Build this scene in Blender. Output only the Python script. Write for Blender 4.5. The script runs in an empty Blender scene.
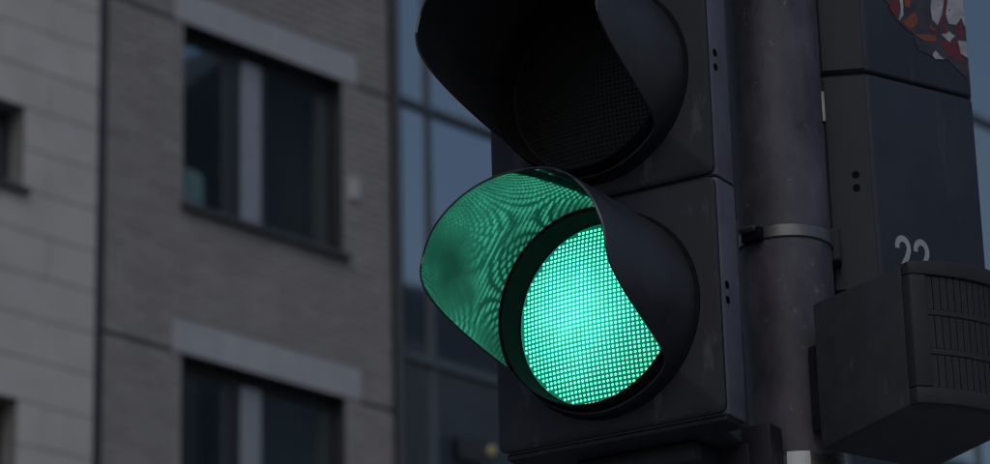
import bpy, bmesh, math, random
from math import sin, cos, pi, radians, sqrt
from mathutils import Vector, Matrix
random.seed(7)
S = bpy.context.scene
COL = S.collection

# ------------------------------------------------------------------ camera
cam_d = bpy.data.cameras.new('camera'); cam = bpy.data.objects.new('camera', cam_d); COL.objects.link(cam)
cam_d.sensor_width = 36.0; cam_d.lens = 3200 / 990 * 36.0
cam_d.clip_start = 0.05; cam_d.clip_end = 2000
cam.matrix_world = (Matrix.Translation((0, 0, 1.6)) @ Matrix.Rotation(radians(90 + 19.6), 4, 'X')
                    @ Matrix.Rotation(radians(-1.56), 4, 'Z'))
cam_d.dof.use_dof = True; cam_d.dof.focus_distance = 3.42; cam_d.dof.aperture_fstop = 9.0
S.camera = cam

# ------------------------------------------------------------------ sky, sun, exposure
SUN_ELEV, SUN_AZ = radians(42), radians(182)      # azimuth clockwise from +Y
w = bpy.data.worlds.new('World'); S.world = w; w.use_nodes = True
nt = w.node_tree; bgn = nt.nodes['Background']
sky = nt.nodes.new('ShaderNodeTexSky'); sky.sky_type = 'NISHITA'; sky.sun_disc = False
sky.sun_elevation = SUN_ELEV; sky.sun_rotation = SUN_AZ; sky.air_density = 1.2; sky.dust_density = 1.0; sky.ozone_density = 2.0
nt.links.new(sky.outputs['Color'], bgn.inputs['Color']); bgn.inputs['Strength'].default_value = 0.10
sl = bpy.data.lights.new('sun', 'SUN'); sl.energy = 0.5; sl.angle = radians(25); sl.color = (1.0, 0.97, 0.93)
so = bpy.data.objects.new('sun', sl); COL.objects.link(so); so.location = (0, 0, 60)
sd = Vector((sin(SUN_AZ) * cos(SUN_ELEV), cos(SUN_AZ) * cos(SUN_ELEV), sin(SUN_ELEV)))
so.rotation_euler = sd.to_track_quat('Z', 'Y').to_euler()
S.view_settings.view_transform = 'Standard'; S.view_settings.look = 'None'
S.view_settings.gamma = 1.0; S.view_settings.exposure = -0.38
S.view_settings.use_curve_mapping = False
S.cycles.use_denoising = True; S.cycles.filter_width = 1.1
S.cycles.max_bounces = 8; S.cycles.caustics_reflective = True

# ------------------------------------------------------------------ materials
def mat(name, col, rough=0.5, var=0.0, scale=10.0, spec=0.5, metal=0.0, bump=0.0, bscale=80.0, emit=None, estr=0.0,
        island=0.0, ior=None, col2=None, rvar=0.0, stretch=None, coat=0.0, fleck=None, fscale=70.0, fth=.66, fstretch=(1, 1, 1)):
    m = bpy.data.materials.new(name); m.use_nodes = True
    N = m.node_tree.nodes; L = m.node_tree.links; b = N['Principled BSDF']
    b.inputs['Roughness'].default_value = rough; b.inputs['Metallic'].default_value = metal
    b.inputs['Specular IOR Level'].default_value = spec
    if ior: b.inputs['IOR'].default_value = ior
    if coat: b.inputs['Coat Weight'].default_value = coat; b.inputs['Coat Roughness'].default_value = 0.1
    tc = N.new('ShaderNodeTexCoord'); src = tc.outputs['Object']
    if stretch:
        mp = N.new('ShaderNodeMapping'); mp.inputs['Scale'].default_value = stretch
        L.new(src, mp.inputs['Vector']); src = mp.outputs['Vector']
    c = (*col, 1); b.inputs['Base Color'].default_value = c
    out = None
    if var or col2:
        nz = N.new('ShaderNodeTexNoise'); nz.inputs['Scale'].default_value = scale; nz.inputs['Detail'].default_value = 6
        nz.inputs['Roughness'].default_value = 0.62
        L.new(src, nz.inputs['Vector'])
        rp = N.new('ShaderNodeValToRGB'); e = rp.color_ramp.elements
        e[0].position = 0.3; e[1].position = 0.72
        c2 = col2 if col2 else tuple(x * (1 + var) for x in col)
        e[0].color = (*[x * (1 - var) for x in col], 1); e[1].color = (*c2, 1)
        L.new(nz.outputs['Fac'], rp.inputs['Fac']); out = rp.outputs['Color']
        if rvar:
            mr = N.new('ShaderNodeMapRange'); mr.inputs['To Min'].default_value = max(0.02, rough - rvar); mr.inputs['To Max'].default_value = rough + rvar
            mr.inputs['From Min'].default_value = 0.3; mr.inputs['From Max'].default_value = 0.7
            L.new(nz.outputs['Fac'], mr.inputs['Value']); L.new(mr.outputs['Result'], b.inputs['Roughness'])
    if fleck:
        fm = N.new('ShaderNodeMapping'); fm.inputs['Scale'].default_value = fstretch; L.new(tc.outputs['Object'], fm.inputs['Vector'])
        fz = N.new('ShaderNodeTexNoise'); fz.inputs['Scale'].default_value = fscale; fz.inputs['Detail'].default_value = 5; fz.inputs['Roughness'].default_value = .7
        L.new(fm.outputs['Vector'], fz.inputs['Vector'])
        fr_ = N.new('ShaderNodeMapRange'); fr_.inputs['From Min'].default_value = fth; fr_.inputs['From Max'].default_value = fth + .08
        L.new(fz.outputs['Fac'], fr_.inputs['Value'])
        fx = N.new('ShaderNodeMix'); fx.data_type = 'RGBA'; fx.inputs['B'].default_value = (*fleck, 1)
        L.new(fr_.outputs['Result'], fx.inputs['Factor'])
        if out is not None: L.new(out, fx.inputs['A'])
        else: fx.inputs['A'].default_value = c
        out = fx.outputs['Result']
    if island:
        g = N.new('ShaderNodeNewGeometry'); oi = N.new('ShaderNodeObjectInfo')
        ad = N.new('ShaderNodeMath'); ad.operation = 'ADD'; L.new(g.outputs['Random Per Island'], ad.inputs[0]); L.new(oi.outputs['Random'], ad.inputs[1])
        fr = N.new('ShaderNodeMath'); fr.operation = 'FRACT'; L.new(ad.outputs[0], fr.inputs[0])
        mr = N.new('ShaderNodeMapRange'); mr.inputs['To Min'].default_value = 1 - island; mr.inputs['To Max'].default_value = 1 + island
        L.new(fr.outputs[0], mr.inputs['Value'])
        mx = N.new('ShaderNodeVectorMath'); mx.operation = 'SCALE'
        if out is not None: L.new(out, mx.inputs[0])
        else: mx.inputs[0].default_value = col
        L.new(mr.outputs['Result'], mx.inputs['Scale']); out = mx.outputs[0]
    if out is not None: L.new(out, b.inputs['Base Color'])
    if bump:
        bz = N.new('ShaderNodeTexNoise'); bz.inputs['Scale'].default_value = bscale; bz.inputs['Detail'].default_value = 4
        L.new(src, bz.inputs['Vector'])
        bp = N.new('ShaderNodeBump'); bp.inputs['Strength'].default_value = bump; bp.inputs['Distance'].default_value = 0.002
        L.new(bz.outputs['Fac'], bp.inputs['Height']); L.new(bp.outputs['Normal'], b.inputs['Normal'])
    if emit:
        b.inputs['Emission Color'].default_value = (*emit, 1); b.inputs['Emission Strength'].default_value = estr
    return m

def dimmed_gloss(m):
    """glossy moulding with uneven polish, dulled in patches to imitate dark parts of the reflection"""
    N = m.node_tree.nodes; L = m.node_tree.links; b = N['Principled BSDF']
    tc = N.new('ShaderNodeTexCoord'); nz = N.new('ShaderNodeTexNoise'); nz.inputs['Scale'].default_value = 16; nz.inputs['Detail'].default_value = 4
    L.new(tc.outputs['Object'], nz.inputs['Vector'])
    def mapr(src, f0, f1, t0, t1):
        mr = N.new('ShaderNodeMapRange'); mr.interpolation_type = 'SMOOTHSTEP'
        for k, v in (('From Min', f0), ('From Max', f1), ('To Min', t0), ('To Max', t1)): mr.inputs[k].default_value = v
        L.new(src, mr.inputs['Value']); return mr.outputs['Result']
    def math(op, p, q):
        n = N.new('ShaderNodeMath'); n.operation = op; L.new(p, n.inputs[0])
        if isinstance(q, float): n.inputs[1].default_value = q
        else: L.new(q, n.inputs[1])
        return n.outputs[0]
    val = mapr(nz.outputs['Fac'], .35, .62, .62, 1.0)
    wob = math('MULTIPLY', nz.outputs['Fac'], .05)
    for c, r0, r1 in (((-.100, -.128, .036), .020, .098), ((-.100, -.030, -.045), .040, .095), ((.0, -.02, .11), .030, .085)):  # duller spots placed to imitate dark areas of the lens reflection
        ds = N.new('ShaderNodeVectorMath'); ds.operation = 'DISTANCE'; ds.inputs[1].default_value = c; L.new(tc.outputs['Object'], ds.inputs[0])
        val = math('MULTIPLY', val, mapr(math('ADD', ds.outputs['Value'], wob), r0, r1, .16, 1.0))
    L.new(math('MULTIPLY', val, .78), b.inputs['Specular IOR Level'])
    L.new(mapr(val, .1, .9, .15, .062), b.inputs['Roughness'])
M = {}
M['asphalt'] = mat('asphalt', (.05, .05, .052), .9, .25, 30, .3, bump=.4, bscale=200)
M['paving'] = mat('paving', (.36, .35, .34), .85, .15, 6, .3, bump=.3, bscale=90)
M['kerb'] = mat('kerb_stone', (.28, .28, .27), .8, .15, 12, .3)
M['stone'] = mat('pale_stone', (.462, .426, .408), .85, .10, 2.2, .25, bump=.35, bscale=40, island=.05)
M['stone_core'] = mat('stone_joint_mortar', (.2, .19, .185), .9, .1, 8, .2)
M['brick'] = mat('grey_brick', (.282, .256, .252), .9, .10, 2.5, .2, bump=.4, bscale=60, island=.07)
M['mortar'] = mat('mortar', (.27, .252, .256), .95, .12, 12, .15)
M['lintel'] = mat('concrete_lintel', (.365, .36, .375), .8, .08, 3, .3, bump=.2, island=.04)
M['sill'] = mat('dark_sill_metal', (.06, .06, .065), .5, .15, 9, .4)
M['trim'] = mat('dark_metal_trim', (.03, .031, .036), .45, .2, 6, .5)
M['frame'] = mat('window_frame_grey', (.022, .022, .026), .4, .1, 6, .5)
M['post'] = mat('pale_window_post', (.25, .265, .30), .45, .08, 3, .4)
M['room'] = mat('dark_room', (.66, .62, .61), .9, .2, 2, .1)
M['curtain'] = mat('grey_curtain', (.13, .14, .135), .9, .1, 4, .1)
M['teal'] = mat('teal_fabric', (.78, .93, .94), .8, .06, 9, .2)
M['plate'] = mat('pale_plate', (.42, .40, .40), .5, .05, 9, .4)
M['mullion'] = mat('blue_grey_mullion', (.085, .10, .115), .5, .1, 3, .5)
M['opp_wall'] = mat('render_wall', (.26, .25, .24), .85, .12, .6, .2)
M['opp_roof'] = mat('slate_roof', (.10, .10, .11), .7, .2, 3, .3)
M['opp_glass'] = mat('far_window_glass', (.03, .035, .04), .1, 0, 1, .5)
M['plastic'] = mat('black_plastic', (.0165, .0148, .0200), .64, .35, 22, .3, bump=.12, bscale=350, rvar=.10, fleck=(.040, .039, .044), fscale=26, fth=.60, fstretch=(1, 1, .3))
M['plastic_side'] = mat('weathered_grey_plastic', (.088, .087, .114), .65, .22, 30, .35, bump=.12, bscale=300, fleck=(.06, .058, .07), fscale=40, fth=.60, fstretch=(1, 1, .25))
M['hole'] = mat('matt_black', (.006, .006, .007), .9, spec=.1)
M['seal'] = mat('rubber_seal', (.010, .010, .011), .75)
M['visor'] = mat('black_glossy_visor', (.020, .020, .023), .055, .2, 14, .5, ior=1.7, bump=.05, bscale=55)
dimmed_gloss(M['visor'])
M['visor_outside'] = mat('weathered_visor_outside', (.024, .024, .030), .38, .3, 14, .55, bump=.08, bscale=120, rvar=.10)
M['bezel'] = mat('black_bezel', (.010, .0095, .011), .85, .15, 20, .06)
M['pole'] = mat('grey_painted_steel', (.045, .038, .052), .6, .35, 18, .35, col2=(.106, .093, .115), bump=.25, bscale=120, rvar=.08, stretch=(1, 1, .55), fleck=(.14, .13, .145), fscale=60, fth=.63)
M['steel'] = mat('steel_band', (.15, .143, .14), .45, .25, 40, .5, metal=.9)
M['bright_steel'] = mat('bright_steel', (.5, .49, .48), .5, .1, 40, .5, metal=.35)
M['grey_box'] = mat('dark_blue_grey_housing', (.021, .0255, .039), .62, .25, 9, .35, bump=.1, bscale=200, fleck=(.034, .038, .050), fscale=30, fth=.58, fstretch=(1, 1, .2))
M['grey_back'] = mat('dark_purple_grey_housing', (.0165, .0155, .0215), .65, .15, 9, .4, bump=.1, bscale=200)
M['louvre'] = mat('black_louvre_box', (.036, .0335, .039), .68, .2, 30, .35, bump=.1, bscale=300, fleck=(.058, .055, .06), fscale=34, fth=.62, fstretch=(1, 1, .5))
M['louvre_front'] = mat('worn_black_grille', (.0175, .0165, .019), .68, .2, 30, .4, bump=.1, bscale=300)
M['digit'] = mat('white_paint_digit', (.30, .30, .32), .6, .12, 60, .3)
M['lens_off'] = mat('dark_amber_lens', (.0055, .005, .005), .5, .1, 30, .2)
M['lens_red_off'] = mat('dark_red_lens', (.007, .004, .004), .45, .1, 30, .25)
M['warm'] = mat('warm_lamp', (.2, .17, .1), .5, emit=(1.0, .82, .35), estr=.09)

def glass_mat(name, tint, ior, base, objvar=0.0, transp=0.0):
    m = bpy.data.materials.new(name); m.use_nodes = True
    N = m.node_tree.nodes; L = m.node_tree.links; N.remove(N['Principled BSDF']); o = N['Material Output']
    fr = N.new('ShaderNodeFresnel'); fr.inputs['IOR'].default_value = ior
    ge = N.new('ShaderNodeNewGeometry'); im = N.new('ShaderNodeMapRange')          # same index seen from either side of the sheet
    im.inputs['To Min'].default_value = ior; im.inputs['To Max'].default_value = 1/ior
    L.new(ge.outputs['Backfacing'], im.inputs['Value']); L.new(im.outputs['Result'], fr.inputs['IOR'])
    gl = N.new('ShaderNodeBsdfGlossy'); gl.inputs['Roughness'].default_value = .03; gl.inputs['Color'].default_value = (*tint, 1)
    if transp:
        bs = N.new('ShaderNodeBsdfTransparent'); bs.inputs['Color'].default_value = (*base, 1)
    else:
        bs = N.new('ShaderNodeBsdfDiffuse'); bs.inputs['Color'].default_value = (*base, 1)
    if objvar:
        oi = N.new('ShaderNodeObjectInfo'); rp = N.new('ShaderNodeValToRGB')
        rp.color_ramp.elements[0].color = (tint[0] * (1 - objvar), tint[1] * (1 - objvar), tint[2], 1)
        rp.color_ramp.elements[1].color = (min(1, tint[0] * (1 + objvar)), min(1, tint[1] * (1 + objvar)), tint[2], 1)
        L.new(oi.outputs['Random'], rp.inputs['Fac']); L.new(rp.outputs['Color'], gl.inputs['Color'])
    tc = N.new('ShaderNodeTexCoord'); nz = N.new('ShaderNodeTexNoise'); nz.inputs['Scale'].default_value = .9; nz.inputs['Detail'].default_value = 1
    bp = N.new('ShaderNodeBump'); bp.inputs['Strength'].default_value = .12; bp.inputs['Distance'].default_value = .01
    L.new(tc.outputs['Object'], nz.inputs['Vector']); L.new(nz.outputs['Fac'], bp.inputs['Height']); L.new(bp.outputs['Normal'], gl.inputs['Normal'])
    mx = N.new('ShaderNodeMixShader'); L.new(fr.outputs[0], mx.inputs[0]); L.new(bs.outputs[0], mx.inputs[1]); L.new(gl.outputs[0], mx.inputs[2])
    L.new(mx.outputs[0], o.inputs['Surface'])
    return m
M['curtain_glass'] = glass_mat('coated_facade_glass', (.98, .99, .92), 6.0, (.02, .024, .03), objvar=.14)
M['window_glass'] = glass_mat('window_glass', (.85, .95, 1.0), 2.7, (.75, .8, .8), transp=1)

def lens_mat(name, strength, col_a, col_b):
    """lit signal lens: the lamp behind is brightest a little left of the middle"""
    m = bpy.data.materials.new(name); m.use_nodes = True
    N = m.node_tree.nodes; L = m.node_tree.links; b = N['Principled BSDF']
    b.inputs['Base Color'].default_value = (.004, .05, .035, 1); b.inputs['Roughness'].default_value = .15
    tc = N.new('ShaderNodeTexCoord')
    sub = N.new('ShaderNodeVectorMath'); sub.operation = 'DISTANCE'
    sub.inputs[1].default_value = (-.030, -.014, LENS_Z + .006)
    L.new(tc.outputs['Object'], sub.inputs[0])
    mr = N.new('ShaderNodeMapRange'); mr.interpolation_type = 'SMOOTHSTEP'
    mr.inputs['From Min'].default_value = .0; mr.inputs['From Max'].default_value = .115
    mr.inputs['To Min'].default_value = 1.0; mr.inputs['To Max'].default_value = 0.0
    L.new(sub.outputs['Value'], mr.inputs['Value'])
    nz = N.new('ShaderNodeTexNoise'); nz.inputs['Scale'].default_value = 45; nz.inputs['Detail'].default_value = 2
    L.new(tc.outputs['Object'], nz.inputs['Vector'])
    mx = N.new('ShaderNodeMix'); mx.data_type = 'RGBA'
    mx.inputs['A'].default_value = (*col_b, 1); mx.inputs['B'].default_value = (*col_a, 1)
    L.new(mr.outputs['Result'], mx.inputs['Factor'])
    L.new(mx.outputs['Result'], b.inputs['Emission Color'])
    m1 = N.new('ShaderNodeMath'); m1.operation = 'MULTIPLY_ADD'; m1.inputs[1].default_value = .45; m1.inputs[2].default_value = .55
    L.new(mr.outputs['Result'], m1.inputs[0])
    m2 = N.new('ShaderNodeMath'); m2.operation = 'MULTIPLY_ADD'; m2.inputs[1].default_value = .7; m2.inputs[2].default_value = .65
    L.new(nz.outputs['Fac'], m2.inputs[0])
    m3 = N.new('ShaderNodeMath'); m3.operation = 'MULTIPLY'; L.new(m1.outputs[0], m3.inputs[0]); L.new(m2.outputs[0], m3.inputs[1])
    m4 = N.new('ShaderNodeMath'); m4.operation = 'MULTIPLY'; m4.inputs[1].default_value = strength; L.new(m3.outputs[0], m4.inputs[0])
    L.new(m4.outputs[0], b.inputs['Emission Strength'])
    return m
PITCH = 0.2672                 # height of one signal chamber
LENS_Z = 0.1335                # lens centre above the chamber's foot
M['green_lens'] = lens_mat('lit_green_lens', 2.1, (.012, .34, .22), (.001, .11, .062))
M['green_dots'] = lens_mat('lit_green_lenslets', 3.9, (.13, 1.0, .60), (.085, .92, .50))

M['sticker'] = mat('sticker_slate_print', (.032, .030, .040), .55, .4, 45, .4, fleck=(.10, .02, .025), fscale=60, fth=.55)
M['sticker_red'] = mat('sticker_red_print', (.12, .013, .020), .55, .3, 90, .4, fleck=(.15, .13, .14), fscale=110, fth=.63)
M['sticker_orange'] = mat('sticker_orange_print', (.19, .045, .016), .55, .3, 90, .4, fleck=(.13, .03, .02), fscale=110, fth=.60)
M['sticker_white'] = mat('sticker_white_print', (.30, .29, .31), .55, .35, 50, .4, fleck=(.09, .04, .05), fscale=100, fth=.62)

# ------------------------------------------------------------------ mesh helpers
class MB:
    def __init__(s): s.v = []; s.f = []
    def add(s, vs, fs):
        o = len(s.v); s.v += [tuple(v) for v in vs]; s.f += [tuple(i + o for i in f) for f in fs]; return s
    def box(s, x0, x1, y0, y1, z0, z1):
        return s.add([(x0,y0,z0),(x1,y0,z0),(x1,y1,z0),(x0,y1,z0),(x0,y0,z1),(x1,y0,z1),(x1,y1,z1),(x0,y1,z1)],
                     [(0,3,2,1),(4,5,6,7),(0,1,5,4),(1,2,6,5),(2,3,7,6),(3,0,4,7)])
    def prism(s, poly, z0, z1):               # poly counter-clockwise seen from above
        n = len(poly)
        return s.add([(x,y,z0) for x,y in poly] + [(x,y,z1) for x,y in poly],
                     [tuple(range(n-1,-1,-1)), tuple(range(n,2*n))] + [(i,(i+1)%n,n+(i+1)%n,n+i) for i in range(n)])
    def lathe(s, prof, c=(0,0,0), axis='Z', n=48, closed=True):
        """prof: list of (radius, height along axis); axis 'Y' runs height along +Y"""
        vs = []; fs = []
        for r, h in prof:
            for k in range(n):
                a = 2*pi*k/n
                p = (r*cos(a), r*sin(a), h) if axis == 'Z' else ((r*cos(a), h, -r*sin(a)) if axis == 'Y' else (h, r*cos(a), r*sin(a)))
                vs.append((p[0]+c[0], p[1]+c[1], p[2]+c[2]))
        for i in range(len(prof)-1):
            for k in range(n):
                fs.append((i*n+k, i*n+(k+1)%n, (i+1)*n+(k+1)%n, (i+1)*n+k))
        if closed:
            fs.append(tuple(range(n-1,-1,-1))); fs.append(tuple((len(prof)-1)*n+k for k in range(n)))
        return s.add(vs, fs)
    def mesh(s, name, m, smooth=False, bevel=0.0, segs=2, recalc=True):
        me = bpy.data.meshes.new(name); me.from_pydata(s.v, [], s.f)
        bm = bmesh.new(); bm.from_mesh(me)
        if bevel:
            ed = [e for e in bm.edges if len(e.link_faces) == 2 and e.calc_face_angle(0) > radians(25)]
            bmesh.ops.bevel(bm, geom=ed, offset=bevel, segments=segs, profile=.5, affect='EDGES', clamp_overlap=True)
        if recalc: bmesh.ops.recalc_face_normals(bm, faces=bm.faces)
        bm.to_mesh(me); bm.free()
        me.materials.append(M[m] if isinstance(m, str) else m)
        if smooth:
            me.shade_smooth(); me.set_sharp_from_angle(angle=radians(38))
        return me

def link(name, me, parent=None, loc=None):
    o = bpy.data.objects.new(name, me); COL.objects.link(o)
    if parent: o.parent = parent
    if loc: o.location = loc
    return o
def build(mb, name, m, parent=None, loc=None, **k): return link(name, mb.mesh(name, m, **k), parent, loc)
def bx(name, m, parent, *b, bevel=0.0, **k): return build(MB().box(*b), name, m, parent, bevel=bevel, **k)
def tag(o, label, cat, group=None):
    o['label'] = label; o['category'] = cat
    if group: o['group'] = group
    return o
def thing(name, label, cat, loc, rz=0.0, group=None):
    o = bpy.data.objects.new(name, None); COL.objects.link(o); o.location = loc; o.rotation_euler = (0, 0, rz); o.empty_display_size = .2
    return tag(o, label, cat, group)
def structure(o): o['kind'] = 'structure'; return o

# ------------------------------------------------------------------ ground: the street runs along the facades
A = (-3.2082, 24.4642)         # foot of the facade line where stone meets brick
RZ = radians(48)               # local X runs along the street, local Y into the buildings
def street(name, m, *b, bevel=0.0):
    o = bx(name, m, None, *b, bevel=bevel); o.location = (A[0], A[1], 0); o.rotation_euler = (0, 0, RZ); return structure(o)
street('ground', 'asphalt', -400, 400, -400, 400, -.4, -.130)
street('road', 'asphalt', -200, 200, -15.0, -4.0, -.129, -.120)
street('pavement_far', 'paving', -200, 200, -3.85, 0.3, -.129, 0)
street('kerb_far', 'kerb', -200, 200, -3.998, -3.852, -.129, .004, bevel=.015)
street('pavement_near', 'paving', -200, 200, -25.9, -15.15, -.129, 0)
street('kerb_near', 'kerb', -200, 200, -15.148, -15.002, -.129, .004, bevel=.015)

# ------------------------------------------------------------------ brick building
bb = thing('brick_building', 'grey brick building with pale lintels over wide dark windows', 'building', (A[0], A[1], 0), RZ)
S0, S1 = .045, 3.40
WS0, WS1 = .90, 2.815
WIN = [(10.88, 12.53), (7.92, 9.57)]
LS0, LS1, LH = .79, 2.985, .285
core = MB()
core.box(S0, WS0, .012, .45, 0, 19); core.box(WS1, S1, .012, .45, 0, 19)
core.box(WS0, WS1, .012, .45, 0, WIN[1][0]); core.box(WS0, WS1, .012, .45, WIN[1][1], WIN[0][0]); core.box(WS0, WS1, .012, .45, WIN[0][1], 19)
core.box(S0, S1, 6.0, 6.3, 0, 19); core.box(S0, S0+.2, .46, 5.99, 0, 19); core.box(S1-.2, S1, .46, 5.99, 0, 19); core.box(S0+.2, S1-.2, .46, 5.99, 18.8, 19)
build(core, 'wall', 'mortar', bb)
bk = MB()
def brick_row(z0, z1, off):
    spans = [(S0, S1)]
    for (a, b) in WIN:
        if z1 > a + .004 and z0 < b - .004: spans = [(S0, WS0), (WS1, S1)]
        elif z1 > b - .004 and z0 < b + LH - .004: spans = [(S0, LS0), (LS1, S1)]
    for (p, q) in spans:
        x = S0 - off
        while x < q:
            a, b = max(x, p), min(x + .24, q)
            if b - a > .03:
                j = random.uniform(-.003, .003); c = .005
                bk.add([(a+c,j,z0+c),(b-c,j,z0+c),(b-c,j,z1-c),(a+c,j,z1-c),
                        (a,j+c,z0),(b,j+c,z0),(b,j+c,z1),(a,j+c,z1),(a,.014,z0),(b,.014,z0),(b,.014,z1),(a,.014,z1)],
                       [(0,1,2,3)] + [(4+i,4+(i+1)%4,(i+1)%4,i) for i in range(4)] + [(8+i,8+(i+1)%4,4+(i+1)%4,4+i) for i in range(4)])
            x += .25
for base in (3.67, 6.63, 9.59, 12.55, 15.51):          # a storey: an open joint, then 39 courses
    for k in range(39):
        z = base + .004 + k * .0750
        brick_row(z, z + .065, .125 if k % 2 else 0.0)
brickwork = build(bk, 'brickwork', 'brick', bb, recalc=False); brickwork['kind'] = 'stuff'
for zj in (9.572, 12.532):
    bx('expansion_joint', 'trim', bb, S0+.002, LS0-.002, .003, .0118, zj-.018, zj+.016); bx('expansion_joint', 'trim', bb, LS1+.002, S1-.002, .003, .0118, zj-.018, zj+.016)
bx('joint_profile', 'trim', bb, -.028, .043, -.012, .40, 0, 19)
dp = MB().lathe([(.045, .1), (.045, 18.9)], (3.455, -.035, 0), n=20); build(dp, 'downpipe', 'trim', bb, smooth=True)
bx('corner_strip', 'trim', bb, 3.405, 3.495, .02, .40, 0, 19)
for i, (z0, z1) in enumerate(WIN):
    li = MB(); L4 = (LS1 - LS0) / 4
    lo = bx('lintel', 'lintel', bb, LS0+.01, LS1-.01, .006, .30, z1+.004, z1+LH-.004)
    for k in range(4):
        o = bx('lintel_block', 'lintel', lo, LS0+k*L4+.002, LS0+(k+1)*L4-.002, -.012, .0055, z1, z1+LH, bevel=.004)
    # one window: frame with sill, pale post, stiles and panes
    wf = MB()
    F0, F1 = .15, .21
    wf.box(WS0+.001, WS1-.001, F0, F1, z0+.001, z0+.075); wf.box(WS0+.001, WS1-.001, F0, F1, z1-.09, z1-.001)
    wf.box(WS0+.001, WS0+.06, F0, F1, z0+.0751, z1-.0901); wf.box(WS1-.06, WS1-.001, F0, F1, z0+.0751, z1-.0901)
    wf.box(WS1-.014, WS1-.001, .014, F0-.001, z0+.002, z1-.016); wf.box(WS0+.001, WS1-.001, .014, F0-.001, z1-.014, z1-.001)
    wo = build(wf, 'window', 'frame', bb)
    bx('stile', 'frame', wo, 1.53, 1.698, F0-.006, F1+.006, z0+.0755, z1-.0905, bevel=.006)
    bx('post', 'post', wo, 1.702, 1.925, F0-.022, F1-.02, z0+.0755, z1-.0905, bevel=.008)
    bx('stile', 'frame', wo, 1.929, 2.0, F0-.006, F1+.006, z0+.0755, z1-.0905, bevel=.006)
    for (a, b) in ((WS0+.061, 1.529), (2.001, WS1-.061)):
        bx('pane', 'window_glass', wo, a, b, .178, .184, z0+.076, z1-.091)
    bx('sill', 'sill', wo, WS0-.03, WS1+.03, -.07, .148, z0-.055, z0-.002, bevel=.006)
    # room behind, with a curtain at the far side
    rm = MB(); y0 = .452
    rm.box(WS0-.3, WS1+.3, 3.0, 3.05, z0-.6, z1+.25); rm.box(WS0-.35, WS0-.301, y0, 3.0, z0-.6, z1+.25); rm.box(WS1+.301, WS1+.35, y0, 3.0, z0-.6, z1+.25)
    rm.box(WS0-.35, WS1+.35, y0, 3.05, z1+.251, z1+.30); rm.box(WS0-.35, WS1+.35, y0, 3.05, z0-.65, z0-.601)
    build(rm, 'room', 'room', bb)
    cu = MB(); n = 26; c0, c1 = 2.30, 2.86
    pts = [(c0 + (c1-c0)*k/n, .50 + .03*sin(k*1.5)) for k in range(n+1)]
    cu.add([(x,y,z0-.3) for x,y in pts] + [(x,y,z1+.1) for x,y in pts], [(k,k+1,n+2+k,n+1+k) for k in range(n)])
    build(cu, 'curtain', 'curtain', bb, smooth=True, recalc=False)
bx('wall_plate', 'plate', bb, 2.868, 2.99, -.03, .010, 11.42, 11.63, bevel=.008)

# cushion standing on the inner sill
cu = MB(); prof = [(0,0),(.235,0),(.24,.38),(.22,.435),(.17,.455),(0,.465)]
n = len(prof)
cu.add([(x,0,z) for x,z in prof] + [(x,.16,z) for x,z in prof],
       [tuple(range(n)), tuple(range(2*n-1,n-1,-1))] + [(i,n+i,n+(i+1)%n,(i+1)%n) for i in range(n)])
cushion = build(cu, 'cushion', 'teal', None, bevel=.03, segs=3, smooth=True)
tag(cushion, 'pale teal cushion standing inside the upper brick window', 'cushion')
cushion.matrix_world = Matrix.Translation((A[0], A[1], 0)) @ Matrix.Rotation(RZ, 4, 'Z') @ Matrix.Translation((1.13, .235, 10.882))

# ------------------------------------------------------------------ stone building
sb = thing('stone_building', 'pale stone block building at the left edge with small windows', 'building', (A[0], A[1], 0), RZ)
SW = [(10.575, 11.272), (8.075, 8.822)]
SX0, SX1, SE = -2.0, -.80, -.034
core = MB(); LX = -7.0
core.box(LX, SX0, .015, .5, 0, 18); core.box(SX1, SE-.002, .015, .5, 0, 18)
core.box(SX0, SX1, .015, .5, 0, SW[1][0]); core.box(SX0, SX1, .015, .5, SW[1][1], SW[0][0]); core.box(SX0, SX1, .015, .5, SW[0][1], 18)
core.box(LX, SE-.002, 6, 6.3, 0, 18); core.box(LX, LX+.2, .51, 5.99, 0, 18); core.box(LX+.2, SE-.2, .51, 5.99, 17.8, 18)
build(core, 'wall', 'stone_core', sb)
k0 = 10.575 - 11 * .3505
for k in range(28):
    z0 = k0 + k * .3505; z1 = z0 + .3505
    x = SE + .0 + (.52 if k % 2 else 0.0)
    while x > LX + .05:
        a, b = max(x - 1.04, LX), min(x, SE); x -= 1.04
        segs = [(a, b)]
        for (p, q) in SW:
            if z1 > p + .01 and z0 < q - .01:
                segs = [(u, v) for (u, v) in ((a, min(b, SX0)), (max(a, SX1), b)) if v - u > .02]
        for (u, v) in segs:
            d = random.uniform(-.002, .002)
            bx('stone_block', 'stone', sb, u+.0035, v-.0035, d, .0146, z0+.004, z1-.004, bevel=.003, segs=1)
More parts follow.
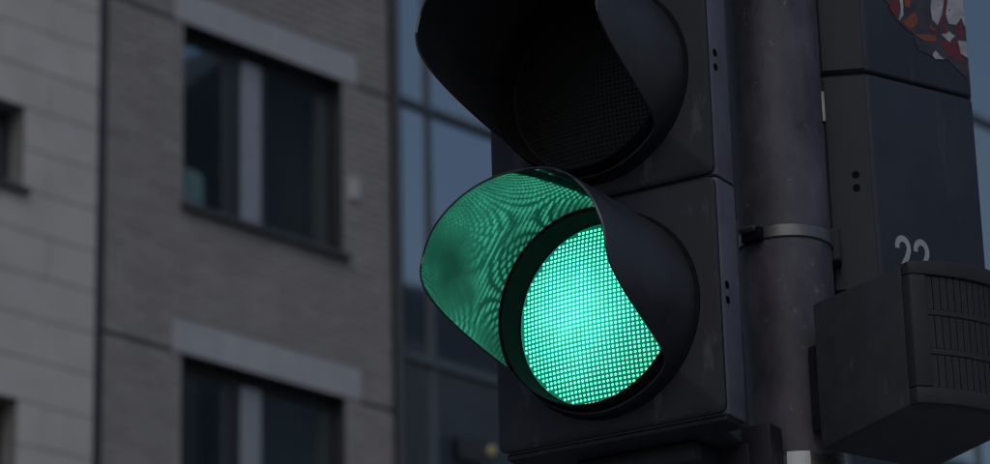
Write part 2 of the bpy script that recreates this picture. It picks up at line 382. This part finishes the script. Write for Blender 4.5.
for (z0, z1) in SW:
    wf = MB(); F0, F1 = .20, .26
    wf.box(SX0+.001, SX1-.001, F0, F1, z0+.001, z0+.06); wf.box(SX0+.001, SX1-.001, F0, F1, z1-.06, z1-.001)
    wf.box(SX0+.001, SX0+.06, F0, F1, z0+.061, z1-.061); wf.box(SX1-.06, SX1-.001, F0, F1, z0+.061, z1-.061)
    wo = build(wf, 'window', 'frame', sb)
    bx('pane', 'window_glass', wo, SX0+.061, SX1-.061, .228, .234, z0+.061, z1-.061)
    bx('sill', 'sill', wo, SX0-.03, SX1+.03, -.06, .198, z0-.05, z0-.002, bevel=.006)
    rm = MB(); rm.box(SX0-.3, SX1+.3, 2.0, 2.05, z0-.5, z1+.3); rm.box(SX0-.3, SX1+.3, .505, 2.0, z1+.301, z1+.34); rm.box(SX0-.3, SX1+.3, .505, 2.0, z0-.54, z0-.501)
    rm.box(SX1+.301, SX1+.34, .505, 2.0, z0-.5, z1+.3); rm.box(SX0-.34, SX0-.301, .505, 2.0, z0-.5, z1+.3)
    build(rm, 'room', 'room', sb)

# ------------------------------------------------------------------ glass building
gb = thing('glass_building', 'blue glass curtain wall building behind the traffic signals', 'building', (A[0], A[1], 0), RZ)
GX = [3.42, 4.07] + [4.07 + 1.25 * k for k in range(1, 14)]
GZ = [12.64 + 2.46 * k for k in range(-3, 4)]
core = MB(); core.box(3.52, 34, .50, 8, 0, 24); build(core, 'wall', 'room', gb)
core = MB(); core.box(3.52, 34, .16, .499, 0, GZ[0]-.08); core.box(3.52, 34, .16, .499, GZ[-1]+.08, 24); core.box(GX[-1]+.07, 34, .16, .499, GZ[0]-.079, GZ[-1]+.079)
build(core, 'spandrel_wall', 'mullion', gb)
for i in range(len(GX)-1):
    for j in range(len(GZ)-1):
        o = bx('pane', 'curtain_glass', gb, GX[i]-(GX[i]+GX[i+1])/2+.02, (GX[i+1]-GX[i])/2-.02, -.012, .012, -1.2, 1.2)
        o.location = ((GX[i]+GX[i+1])/2, .17, (GZ[j]+GZ[j+1])/2)
        o.rotation_euler = (random.gauss(0, .0022), 0, random.gauss(0, .0022))
for x in GX: bx('mullion', 'mullion', gb, x-.018, x+.018, .12, .30, GZ[0]-.07, GZ[-1]+.07)
for z in GZ: bx('transom', 'mullion', gb, GX[0]-.06, GX[-1]+.06, .105, .29, z-.032, z+.032)
# a small warm lamp fixed to the facade
lm = MB().lathe([(.004,-.045),(.03,-.034),(.045,0),(.03,.034),(.004,.045)], n=14)
lamp = build(lm, 'wall_lamp', 'warm', None, smooth=True)
tag(lamp, 'small round warm lamp glowing on the glass facade below the signal', 'lamp')
MW = Matrix.Translation((A[0], A[1], 0)) @ Matrix.Rotation(RZ, 4, 'Z')
lamp.matrix_world = MW @ Matrix.Translation((4.69, .02, 9.46))
bx('mirror_blocker', 'trim', lamp, -.34, .07, .072, .084, -.12, .10)  # plate added to hide the lamp's mirror image in the glass
arm = bx('arm', 'mullion', lamp, -.008, .008, .035, .0715, -.008, .008)

# ------------------------------------------------------------------ block across the street, seen only mirrored in the glass
ob = thing('apartment_block', 'pale block with dark roof mirrored in the glass facade', 'building', (A[0], A[1], 0), RZ)
bx('wall', 'opp_wall', ob, 20, 75, -38, -26, 0, 22.3)
rf = MB(); rf.add([(29.2,-26.2,22.31),(75,-26.2,22.31),(75,-37.8,22.31),(29.2,-37.8,22.31),(29.2,-27.2,24.15),(75,-27.2,24.15),(75,-36.8,24.15),(29.2,-36.8,24.15)],
                  [(0,1,2,3),(4,7,6,5),(0,4,5,1),(1,5,6,2),(2,6,7,3),(3,7,4,0)])
ro = build(rf, 'roof', 'opp_roof', ob)
for x in (37.0, 44): bx('chimney', 'opp_wall', ro, x, x+.9, -29, -28, 24.16, 25.6)
gbm = MB().add([(23.4,-26.1,22.31),(29.1,-26.1,22.31),(29.1,-26.1,28.6),(27.6,-26.1,28.9),(23.4,-26.1,25.3),
                (23.4,-37,22.31),(29.1,-37,22.31),(29.1,-37,28.6),(27.6,-37,28.9),(23.4,-37,25.3)],
               [(0,1,2,3,4),(9,8,7,6,5),(0,5,6,1),(1,6,7,2),(2,7,8,3),(3,8,9,4),(4,9,5,0)])
build(gbm, 'gable', 'opp_roof', ob)
for i in range(16):
    for z in (15.2, 18.4):
        f_ = bx('window', 'opp_roof', ob, 22+i*3.2, 23.7+i*3.2, -26.001, -25.96, z, z+1.9)
        bx('pane', 'opp_glass', f_, 22.08+i*3.2, 23.62+i*3.2, -25.958, -25.95, z+.08, z+1.82)

# ------------------------------------------------------------------ traffic signal facing left, green lit
PX, PY, PZ = 0.1172, 3.2816, 2.669
sig = thing('traffic_signal', 'black three-chamber traffic signal with its green lamp lit', 'traffic light', (PX, PY, PZ - LENS_Z), radians(-31))
LPROF = [(0,.170),(30,.180),(60,.190),(85,.190),(92,.184),(98,.167),(105,.137),(110,.108),(115,.080),(120,.048),(124,.026),(130,.016),(180,.013)]
VROT = 4.5                     # the visors sit slightly turned on their rings
def vlen(deg):
    a = abs(deg)
    for (p, q), (r, s) in zip(LPROF, LPROF[1:]):
        if a <= r:
            t = (a - p) / (r - p); t = t*t*(3-2*t) if False else t
            return q + (s - q) * t
    return .013
def vsm(deg):                                    # smoothed outline
    return sum(vlen(max(-180, min(180, deg + d))) for d in (-3,-1.5,0,1.5,3)) / 5
def visor_mesh(name):
    m = MB(); n = 144; K = 10
    ro_, ri = .1120, .1093
    def pt(r, deg, t):
        a = radians(deg + VROT); L_ = vsm(deg)
        y = .004 - (L_ + .004) * t
        rr = r + .0015 * t
        return (rr*sin(a), y, rr*cos(a))
    vs = []
    for k in range(n):
        deg = -180 + 360*k/n
        for t in range(K+1): vs.append(pt(ro_, deg, t/K))
        x, y, z = pt((ro_+ri)/2, deg, 1); vs.append((x, y-.0009, z))
        for t in range(K, -1, -1): vs.append(pt(ri, deg, t/K))
    w_ = 2*K + 3; fs = []
    for k in range(n):
        a, b = k*w_, ((k+1) % n)*w_
        for t in range(w_-1): fs.append((a+t, b+t, b+t+1, a+t+1))
        fs.append((a+w_-1, b+w_-1, b, a))
    m.add(vs, fs)
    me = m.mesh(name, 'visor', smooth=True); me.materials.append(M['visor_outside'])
    for p in me.polygons:
        c = p.center; e = Vector((c.x, 0, c.z)).normalized()
        if p.normal.dot(e) > -.3: p.material_index = 1
    return me
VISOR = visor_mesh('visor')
RL = .1010
def dome_y(r): return -.011 * (1 - (r/RL)**2) - .0062
def lens_mesh(m):
    return MB().lathe([(max(.0004, RL*k/12), dome_y(RL*k/12)) for k in range(13)] + [(.1030, -.0068), (.1030, -.002), (.0004, -.0019)], axis='Y', n=72, c=(0,0,LENS_Z), closed=False).mesh('lens', m, smooth=True)
def lenslet_mesh(m):
    mb = MB(); p = .0051; q = int(RL/p) + 1
    for i in range(-q, q+1):
        for j in range(-q, q+1):
            x, z = i*p, j*p; r = sqrt(x*x+z*z)
            if r > .1012: continue
            y = dome_y(r) - .0001
            vs = []
            for rr, h in ((.00178, 0.0), (.00140, -.0007), (.0007, -.0011)):
                for k in range(7):
                    a = 2*pi*k/7; vs.append((x+rr*cos(a), y+h, LENS_Z+z+rr*sin(a)))
            fs = [(a*7+k, a*7+(k+1)%7, (a+1)*7+(k+1)%7, (a+1)*7+k) for a in range(2) for k in range(7)] + [tuple(14+k for k in range(7))]
            mb.add(vs, fs)
    return mb.mesh('lenslets', m, smooth=True, recalc=True)
BODY = MB(); hw = .139; ch = .010
BODY.prism([(-hw+ch,.004),(hw-ch*.4,.004),(hw,.004+ch*.4),(hw,.047),(.108,.055),(.090,.150),(-.090,.150),(-.108,.055),(-hw,.047),(-hw,.004+ch)][::1], .0012, PITCH-.0012)
BODY = BODY.mesh('housing', 'plastic_side', bevel=.0022, segs=2, smooth=True)
DOOR = MB()
def rrect(hw_, z0, z1, r, n=6):
    out = []
    for (cx, cz, a0) in ((hw_-r, z1-r, 0), (-hw_+r, z1-r, 90), (-hw_+r, z0+r, 180), (hw_-r, z0+r, 270)):
        for k in range(n+1):
            a = radians(a0 + 90*k/n); out.append((cx + r*cos(a), cz + r*sin(a)))
    return out
pl = rrect(.1385, .002, PITCH-.002, .009); n_ = len(pl)
pl2 = rrect(.1350, .0055, PITCH-.0055, .008)
DOOR.add([(x,.0035,z) for x,z in pl] + [(x,-.0005,z) for x,z in pl] + [(x,-.0032,z) for x,z in pl2],
         [(i,(i+1)%n_,n_+(i+1)%n_,n_+i) for i in range(n_)] + [(n_+i,n_+(i+1)%n_,2*n_+(i+1)%n_,2*n_+i) for i in range(n_)] + [tuple(range(2*n_,3*n_))])
DOOR = DOOR.mesh('door', 'plastic', smooth=True)
BEZEL = MB().lathe([(.1165,-.0030),(.1165,-.0052),(.1150,-.0062),(.1085,-.0065),(.1088,-.0400),(.1082,-.0406),(.1074,-.0400),(.1038,-.0072),(.1034,-.0030)], axis='Y', n=96, c=(0,0,LENS_Z), closed=False).mesh('bezel', 'bezel', smooth=True)
HOLE_DISC = MB().lathe([(.0044,-.004),(.0044,.0008),(.0040,.0010),(.0032,.0004),(.0002,.0004)], axis='X', n=14, closed=False).mesh('hole_disc', 'hole', smooth=True)  # raised dark disc for a hole, its darkness put into the colour
LENS = [lens_mesh('green_lens'), lens_mesh('lens_off'), lens_mesh('lens_red_off')]
DOTS = [lenslet_mesh('green_dots'), lenslet_mesh('lens_off'), lenslet_mesh('lens_red_off')]
def chamber(parent, i, z, off=(0,0)):
    loc = (off[0], off[1], z)
    h = link('housing', BODY, parent, loc)
    for dz in (-.0085, .0085): link('hole_disc', HOLE_DISC, h, (hw-.0004, .0165, LENS_Z+.004+dz))
    dr = link('door', DOOR, parent, loc)
    link('bezel', BEZEL, dr)
    ln = link('lens', LENS[i], parent, loc)
    d = link('lenslets', DOTS[i], ln); d['kind'] = 'stuff'
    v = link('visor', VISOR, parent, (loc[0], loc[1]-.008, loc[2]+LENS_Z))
    ln['label'] = ('lit green lens of small glass dots', 'unlit dark amber lens', 'unlit dark red lens')[i]
for i in range(3): chamber(sig, i, PITCH * i)
for z in (PITCH, 2*PITCH):
    bx('gasket', 'seal', sig, -.134, .134, .008, .044, z-.0011, z+.0011)
# bracket arms reaching back to the pole
def bracket(z):
    a = MB(); a.box(.020, .108, .110, .196, z, z+.055); a.box(.080, .131, .118, .149, z-.0, z+.075)
    return build(a, 'bracket', 'plastic', sig, bevel=.004, smooth=True)
bracket(-.055); bracket(2*PITCH+.17)
build(MB().prism([(-hw+.006,.006),(hw-.003,.006),(hw-.003,.046),(.107,.054),(.089,.149),(-.089,.149),(-.107,.054),(-hw+.003,.046)], -.005, .0006), 'underside_shade_plate', 'plastic', sig, bevel=.0015)  # dark plate added below; the underside's shade is put into its colour
bx('terminal_box', 'plastic', sig, -.075, .075, .05, .14, -.03, -.0052, bevel=.006, smooth=True)

# ------------------------------------------------------------------ pole with bands
QX, QY, QR = .325, 3.400, .0522
pole = thing('signal_pole', 'round grey painted steel pole between the two traffic signals', 'pole', (QX, QY, 0))
pm = MB(); pm.lathe([(QR+.003, 0), (QR+.002, 1.2), (QR, 2.4), (QR+.001, 3.6), (QR+.001, 3.92), (QR-.012, 3.94)], n=72)
build(pm, 'shaft', 'pole', pole, smooth=True)
bp_ = MB().lathe([(.15, .001), (.15, .018), (.075, .022), (.07, .09), (.0605, .10)], n=40); build(bp_, 'base_flange', 'pole', pole, smooth=True)
def band(z, h, m, r=QR, tilt=0.0):
    o = build(MB().lathe([(r+.0005,-h/2),(r+.0020,-h/2),(r+.0028,-h/2+.001),(r+.0028,h/2-.001),(r+.0020,h/2),(r+.0005,h/2)], n=72, closed=False), 'clamp_band', m, pole, (0,0,z), smooth=True)
    o.rotation_euler = (tilt, 0, 0); return o
b1 = band(2.785, .015, 'steel')
def screw_housing(parent, ang):
    a = radians(ang); r = QR + .006
    g = MB().box(-.013,.013,-.0045,.0045,-.0075,.0075); o = build(g, 'clamp_screw_block', 'hole', parent, bevel=.002, smooth=True)
    o.location = (r*cos(a), r*sin(a), -.002); o.rotation_euler = (0, 0, a + pi/2)
    s = build(MB().lathe([(.0035,-.012),(.0042,-.010),(.0042,.006),(.0035,.008)], axis='X', n=14), 'clamp_screw', 'steel', parent, smooth=True)
    s.location = ((r+.005)*cos(a), (r+.005)*sin(a), .004); s.rotation_euler = (0, 0, a + pi/2)
screw_housing(b1, 228)
b2 = band(2.517, .020, 'steel', QR+.001)
bt = MB(); rr = QR + .006
for k in range(7):
    a = radians(254 + k*4.2); bt.add([(rr*cos(a), rr*sin(a), -.014), (rr*cos(a), rr*sin(a), .0125), ((rr-.002)*cos(a), (rr-.002)*sin(a), -.014), ((rr-.002)*cos(a), (rr-.002)*sin(a), .0125)], [])
bt.f = [(4*k,4*k+4,4*k+5,4*k+1) for k in range(6)] + [(4*k+2,4*k+3,4*k+7,4*k+6) for k in range(6)] + [(4*k+1,4*k+5,4*k+7,4*k+3) for k in range(6)] + [(4*k,4*k+2,4*k+6,4*k+4) for k in range(6)] + [(0,1,3,2),(24,26,27,25)]
build(bt, 'band_buckle', 'bright_steel', b2, smooth=True)
band(3.20, .015, 'steel')
sp_ = MB().box(-.0016, .0016, -.006, .006, -.018, .018); o = build(sp_, 'steel_tab', 'steel', pole, (QR*cos(radians(-14))+.0012, QR*sin(radians(-14)), 2.945))

# ------------------------------------------------------------------ second signal, seen from its back
EX, EY, EZ = .4352, 3.42, 3.0012
r7 = radians(-7); fh = .028
ox, oy = EX - fh*cos(r7), EY - fh*sin(r7)
s2 = thing('traffic_signal', 'dark traffic signal seen from its back, numbered 22 with a torn sticker', 'traffic light', (ox, oy, EZ - PITCH), r7)
c41, s41 = cos(radians(41)), sin(radians(41)); CL = .158
B2 = MB(); px, py = fh + CL*c41, CL*s41
B2.prism([(-fh,0),(fh,0),(px,py),(px,py+.05),(-px,py+.05),(-px,py)], .0015, PITCH-.0015)
B2 = B2.mesh('housing', 'grey_box', bevel=.004, segs=3, smooth=True)
HOLE_DISC2 = MB().lathe([(.0042,.004),(.0042,-.0008),(.0038,-.0010),(.0030,-.0004),(.0002,-.0004)], axis='Y', n=14, closed=False).mesh('hole_disc', 'hole', smooth=True)  # same disc for the back: a hole drawn by dark colour
for i in range(3):
    z = PITCH*i; h = link('housing', B2, s2, (0, 0, z))
    bx('back_strip', 'grey_back', h, -fh+.003, fh-.004, -.0022, .002, .004, PITCH-.004, bevel=.001)
    for dz in (-.008, .008): link('hole_disc', HOLE_DISC2, h, (.006, -.0024, LENS_Z+dz))
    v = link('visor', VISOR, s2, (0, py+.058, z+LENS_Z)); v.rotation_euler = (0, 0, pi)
    ln = link('lens', (LENS[1] if i == 1 else LENS[2]) if i else lens_mesh(mat('dark_green_lens', (.01,.03,.02), .12)), s2, (0, py+.051, z)); ln.rotation_euler = (0, 0, pi)
for z in (PITCH, 2*PITCH): build(MB().prism([(-fh+.004,.005),(fh-.004,.005),(px-.006,py+.002),(px-.006,py+.045),(-px+.006,py+.045),(-px+.006,py+.002)], z-.0014, z+.0014), 'gasket', 'seal', s2)
for z in (.03, 2*PITCH+.10): build(MB().box(-.085, -.016, -.030, -.0025, z, z+.04), 'bracket', 'plastic', s2, bevel=.003)
bx('foot_cap', 'grey_back', s2, -.026, .075, .006, .10, -.02, -.0005, bevel=.004)
def chpt(u, z, out=.0008):                       # point on the slanted side: u along it, z above the seam of chambers 1 and 2
    return (fh + u*c41 + s41*out, u*s41 - c41*out, PITCH + z)
# the digits, painted strokes
def stroke(path, wd, u0, z0, sc, out):
    vs = []; fs = []; n = len(path)
    for k, p in enumerate(path):
        a = path[max(0,k-1)]; b = path[min(n-1,k+1)]; dx, dz = b[0]-a[0], b[1]-a[1]; l = sqrt(dx*dx+dz*dz) or 1
        nx, nz_ = -dz/l*wd/2, dx/l*wd/2
        for s_ in (1, -1):
            for oo in (out, .0001): vs.append(chpt(u0+(p[0]+s_*nx)*sc*.80, z0+(p[1]+s_*nz_)*sc, oo))
    for k in range(n-1):
        a, b = 4*k, 4*k+4
        fs += [(a,b,b+2,a+2),(a,a+1,b+1,b),(a+2,b+2,b+3,a+3)]
    fs += [(0,2,3,1),(4*n-4,4*n-3,4*n-1,4*n-2)]
    return vs, fs
two = [(.5+.42*cos(radians(a))*1.0, 1.42+.42*sin(radians(a))) for a in range(190, -31, -17)] + [(.78,1.02),(.55,.70),(.30,.38),(.10,.11)]
for u0 in (.0235, .0510):
    m_ = MB(); vs, fs = stroke(two, .30, u0, -.245, .0255, .0006); m_.add(vs, fs)
    vs, fs = stroke([(.0,.12),(.98,.12)], .28, u0, -.245, .0255, .00062); m_.add(vs, fs)
    build(m_, 'digit', 'digit', s2)
# sticker with a round torn edge
cu_, cz_, R_ = .153, .172, .139
poly = []
for k in range(60):
    a = 2*pi*k/60; r = R_ * (1 + random.uniform(-.045, .03)) + (.007 if k % 5 == 0 else 0)
    u = min(.1565, max(.008, cu_ + r*cos(a))); z = min(.262, max(.006, cz_ + r*sin(a))); poly.append((u, z))
m_ = MB(); m_.add([chpt(u, z, .0009) for u, z in poly] + [chpt(u, z, .0002) for u, z in poly],
                  [tuple(range(60))] + [(i, 60+i, 60+(i+1)%60, (i+1)%60) for i in range(60)])
stk = build(m_, 'sticker', 'sticker', s2)
PRINT = {
'red': [[(0.0373, 0.1167), (0.0558, 0.1208), (0.0546, 0.0889), (0.0494, 0.0781), (0.0397, 0.087)], [(0.1136, 0.0631), (0.1413, 0.0723), (0.1461, 0.052), (0.1538, 0.0412), (0.1253, 0.0457), (0.1188, 0.0545)], [(0.1256, 0.1011), (0.1349, 0.1386), (0.1308, 0.1377), (0.12, 0.0949), (0.1127, 0.0817), (0.1159, 0.0801)], [(0.1412, 0.0878), (0.1443, 0.0752), (0.1524, 0.0755), (0.1507, 0.0988)], [(0.096, 0.0814), (0.1084, 0.0791), (0.114, 0.0742), (0.1045, 0.0721)]],
'orange': [[(0.0626, 0.1224), (0.0754, 0.1252), (0.0701, 0.0956), (0.0635, 0.0963)], [(0.0781, 0.0926), (0.0823, 0.0839), (0.0763, 0.073), (0.0676, 0.0684), (0.0566, 0.0742), (0.0673, 0.0834)], [(0.0755, 0.0637), (0.1075, 0.0687), (0.1085, 0.062), (0.0998, 0.0585), (0.0849, 0.0581)]],
'white': [[(0.0538, 0.1204), (0.0612, 0.1221), (0.0598, 0.0845), (0.0524, 0.0752), (0.0566, 0.0921)], [(0.1095, 0.1329), (0.1301, 0.1375), (0.1202, 0.0977), (0.1121, 0.0826), (0.1043, 0.0881), (0.1033, 0.1023)], [(0.1363, 0.1389), (0.156, 0.1439), (0.156, 0.1094), (0.156, 0.089), (0.1508, 0.1005), (0.1416, 0.089), (0.1301, 0.0882), (0.1264, 0.0991)], [(0.1171, 0.0721), (0.1247, 0.0743), (0.1305, 0.0789), (0.1329, 0.0761), (0.1389, 0.0745), (0.133, 0.0694), (0.1291, 0.0642), (0.1234, 0.0674)], [(0.1427, 0.0693), (0.156, 0.0709), (0.156, 0.0498), (0.1455, 0.0533)], [(0.1003, 0.0416), (0.1056, 0.0487), (0.1124, 0.043), (0.1181, 0.0404), (0.1045, 0.0375)]],
}
k_ = 0
for cname, polys in PRINT.items():
    for pg in polys + [[(min(.156, u), z + .083) for u, z in p] for p in polys if max(z for u, z in p) < .13]:
        k_ += 1; n = len(pg); oo = .0010 + .00003 * k_; m_ = MB()
        m_.add([chpt(u, z, oo) for u, z in pg] + [chpt(u, z, .00093) for u, z in pg],
               [tuple(range(n))] + [(i, n+i, n+(i+1)%n, (i+1)%n) for i in range(n)])
        build(m_, 'print_patch', 'sticker_' + cname, stk)

# ------------------------------------------------------------------ louvred box clamped to the pole
FX, FY, FZ = .43256, 3.1793, 2.6862
lb = thing('louvred_box', 'black sounder box with slatted grille clamped to the grey pole', 'box', (FX, FY, FZ - .17), radians(37))
H = .17; BW = .160; BOW = .018
def bow(x): return -BOW * (1 - ((x - BW/2)/(BW/2))**2)
def arch(x): return .004*(1 - ((x - BW/2)/(BW/2))**2)
n = 16; ztop = H; zf = H - .153
cs = MB(); vs = []; XS = [BW*k/n for k in range(n+1)]
for x in XS:                                     # ring per x: back bottom, back top, front top, front bottom
    vs += [(x, .151, .002), (x, .151, ztop-.004), (x, bow(x)+.012, ztop+arch(x)), (x, bow(x)+.012, zf)]
fs = [(4*k+i, 4*k+(i+1)%4, 4*k+4+(i+1)%4, 4*k+4+i) for k in range(n) for i in range(4)] + [(3,2,1,0), (4*n,4*n+1,4*n+2,4*n+3)]
cs.add(vs, fs); build(cs, 'casing', 'louvre', lb, bevel=.003, smooth=True)
def curved_bar(x0, x1, z0, z1, d0, d1, k=None, ar=False):
    m = MB(); k = k or max(1, int((x1-x0)/.012)); vs = []
    for i in range(k+1):
        x = x0 + (x1-x0)*i/k; a = arch(x) if ar else 0
        vs += [(x, bow(x)+d1, z0), (x, bow(x)+d1, z1+a), (x, bow(x)+d0, z1+a), (x, bow(x)+d0, z0)]
    return m.add(vs, [(4*j+i, 4*j+(i+1)%4, 4*j+4+(i+1)%4, 4*j+4+i) for j in range(k) for i in range(4)] + [(3,2,1,0), (4*k,4*k+1,4*k+2,4*k+3)])
gr = build(curved_bar(.0165, BW-.0165, .0345, H-.0135, .0048, .0118), 'grille', 'louvre', lb)
build(curved_bar(-.001, BW+.001, H-.0130, H+.0012, -.002, .0115, ar=True), 'bezel_rail', 'louvre_front', lb, bevel=.002, smooth=True)
build(curved_bar(-.001, BW+.001, zf-.001, .0340, -.002, .0115), 'bezel_rail', 'louvre_front', lb, bevel=.002, smooth=True)
build(curved_bar(-.001, .0160, .0342, H-.0132, -.002, .0115), 'bezel_post', 'louvre_front', lb, bevel=.0015, smooth=True)
build(curved_bar(BW-.0160, BW+.001, .0342, H-.0132, -.002, .0115), 'bezel_post', 'louvre_front', lb, bevel=.0015, smooth=True)
rows = [(H-.0500, H-.0136), (H-.0930, H-.0570), (.0345, H-.1000)]
for z0 in (rows[0][0]-.0068, rows[1][0]-.0068): build(curved_bar(.0162, BW-.0162, z0, z0+.0066, .0005, .0047), 'cross_rail', 'louvre_front', gr, bevel=.001)
ns = 15; sw = (BW-.033)/ns
for (z0, z1) in rows:
    for k in range(ns):
        x = .0165 + (k+.5)*sw
        build(curved_bar(x-sw*.43, x+sw*.43, z0+.0002, z1-.0002, .0018, .0047, k=1), 'slat', 'louvre_front', gr)
bx('mount_block', 'plastic', lb, .02, .075, .1512, .186, .03, .13, bevel=.004)
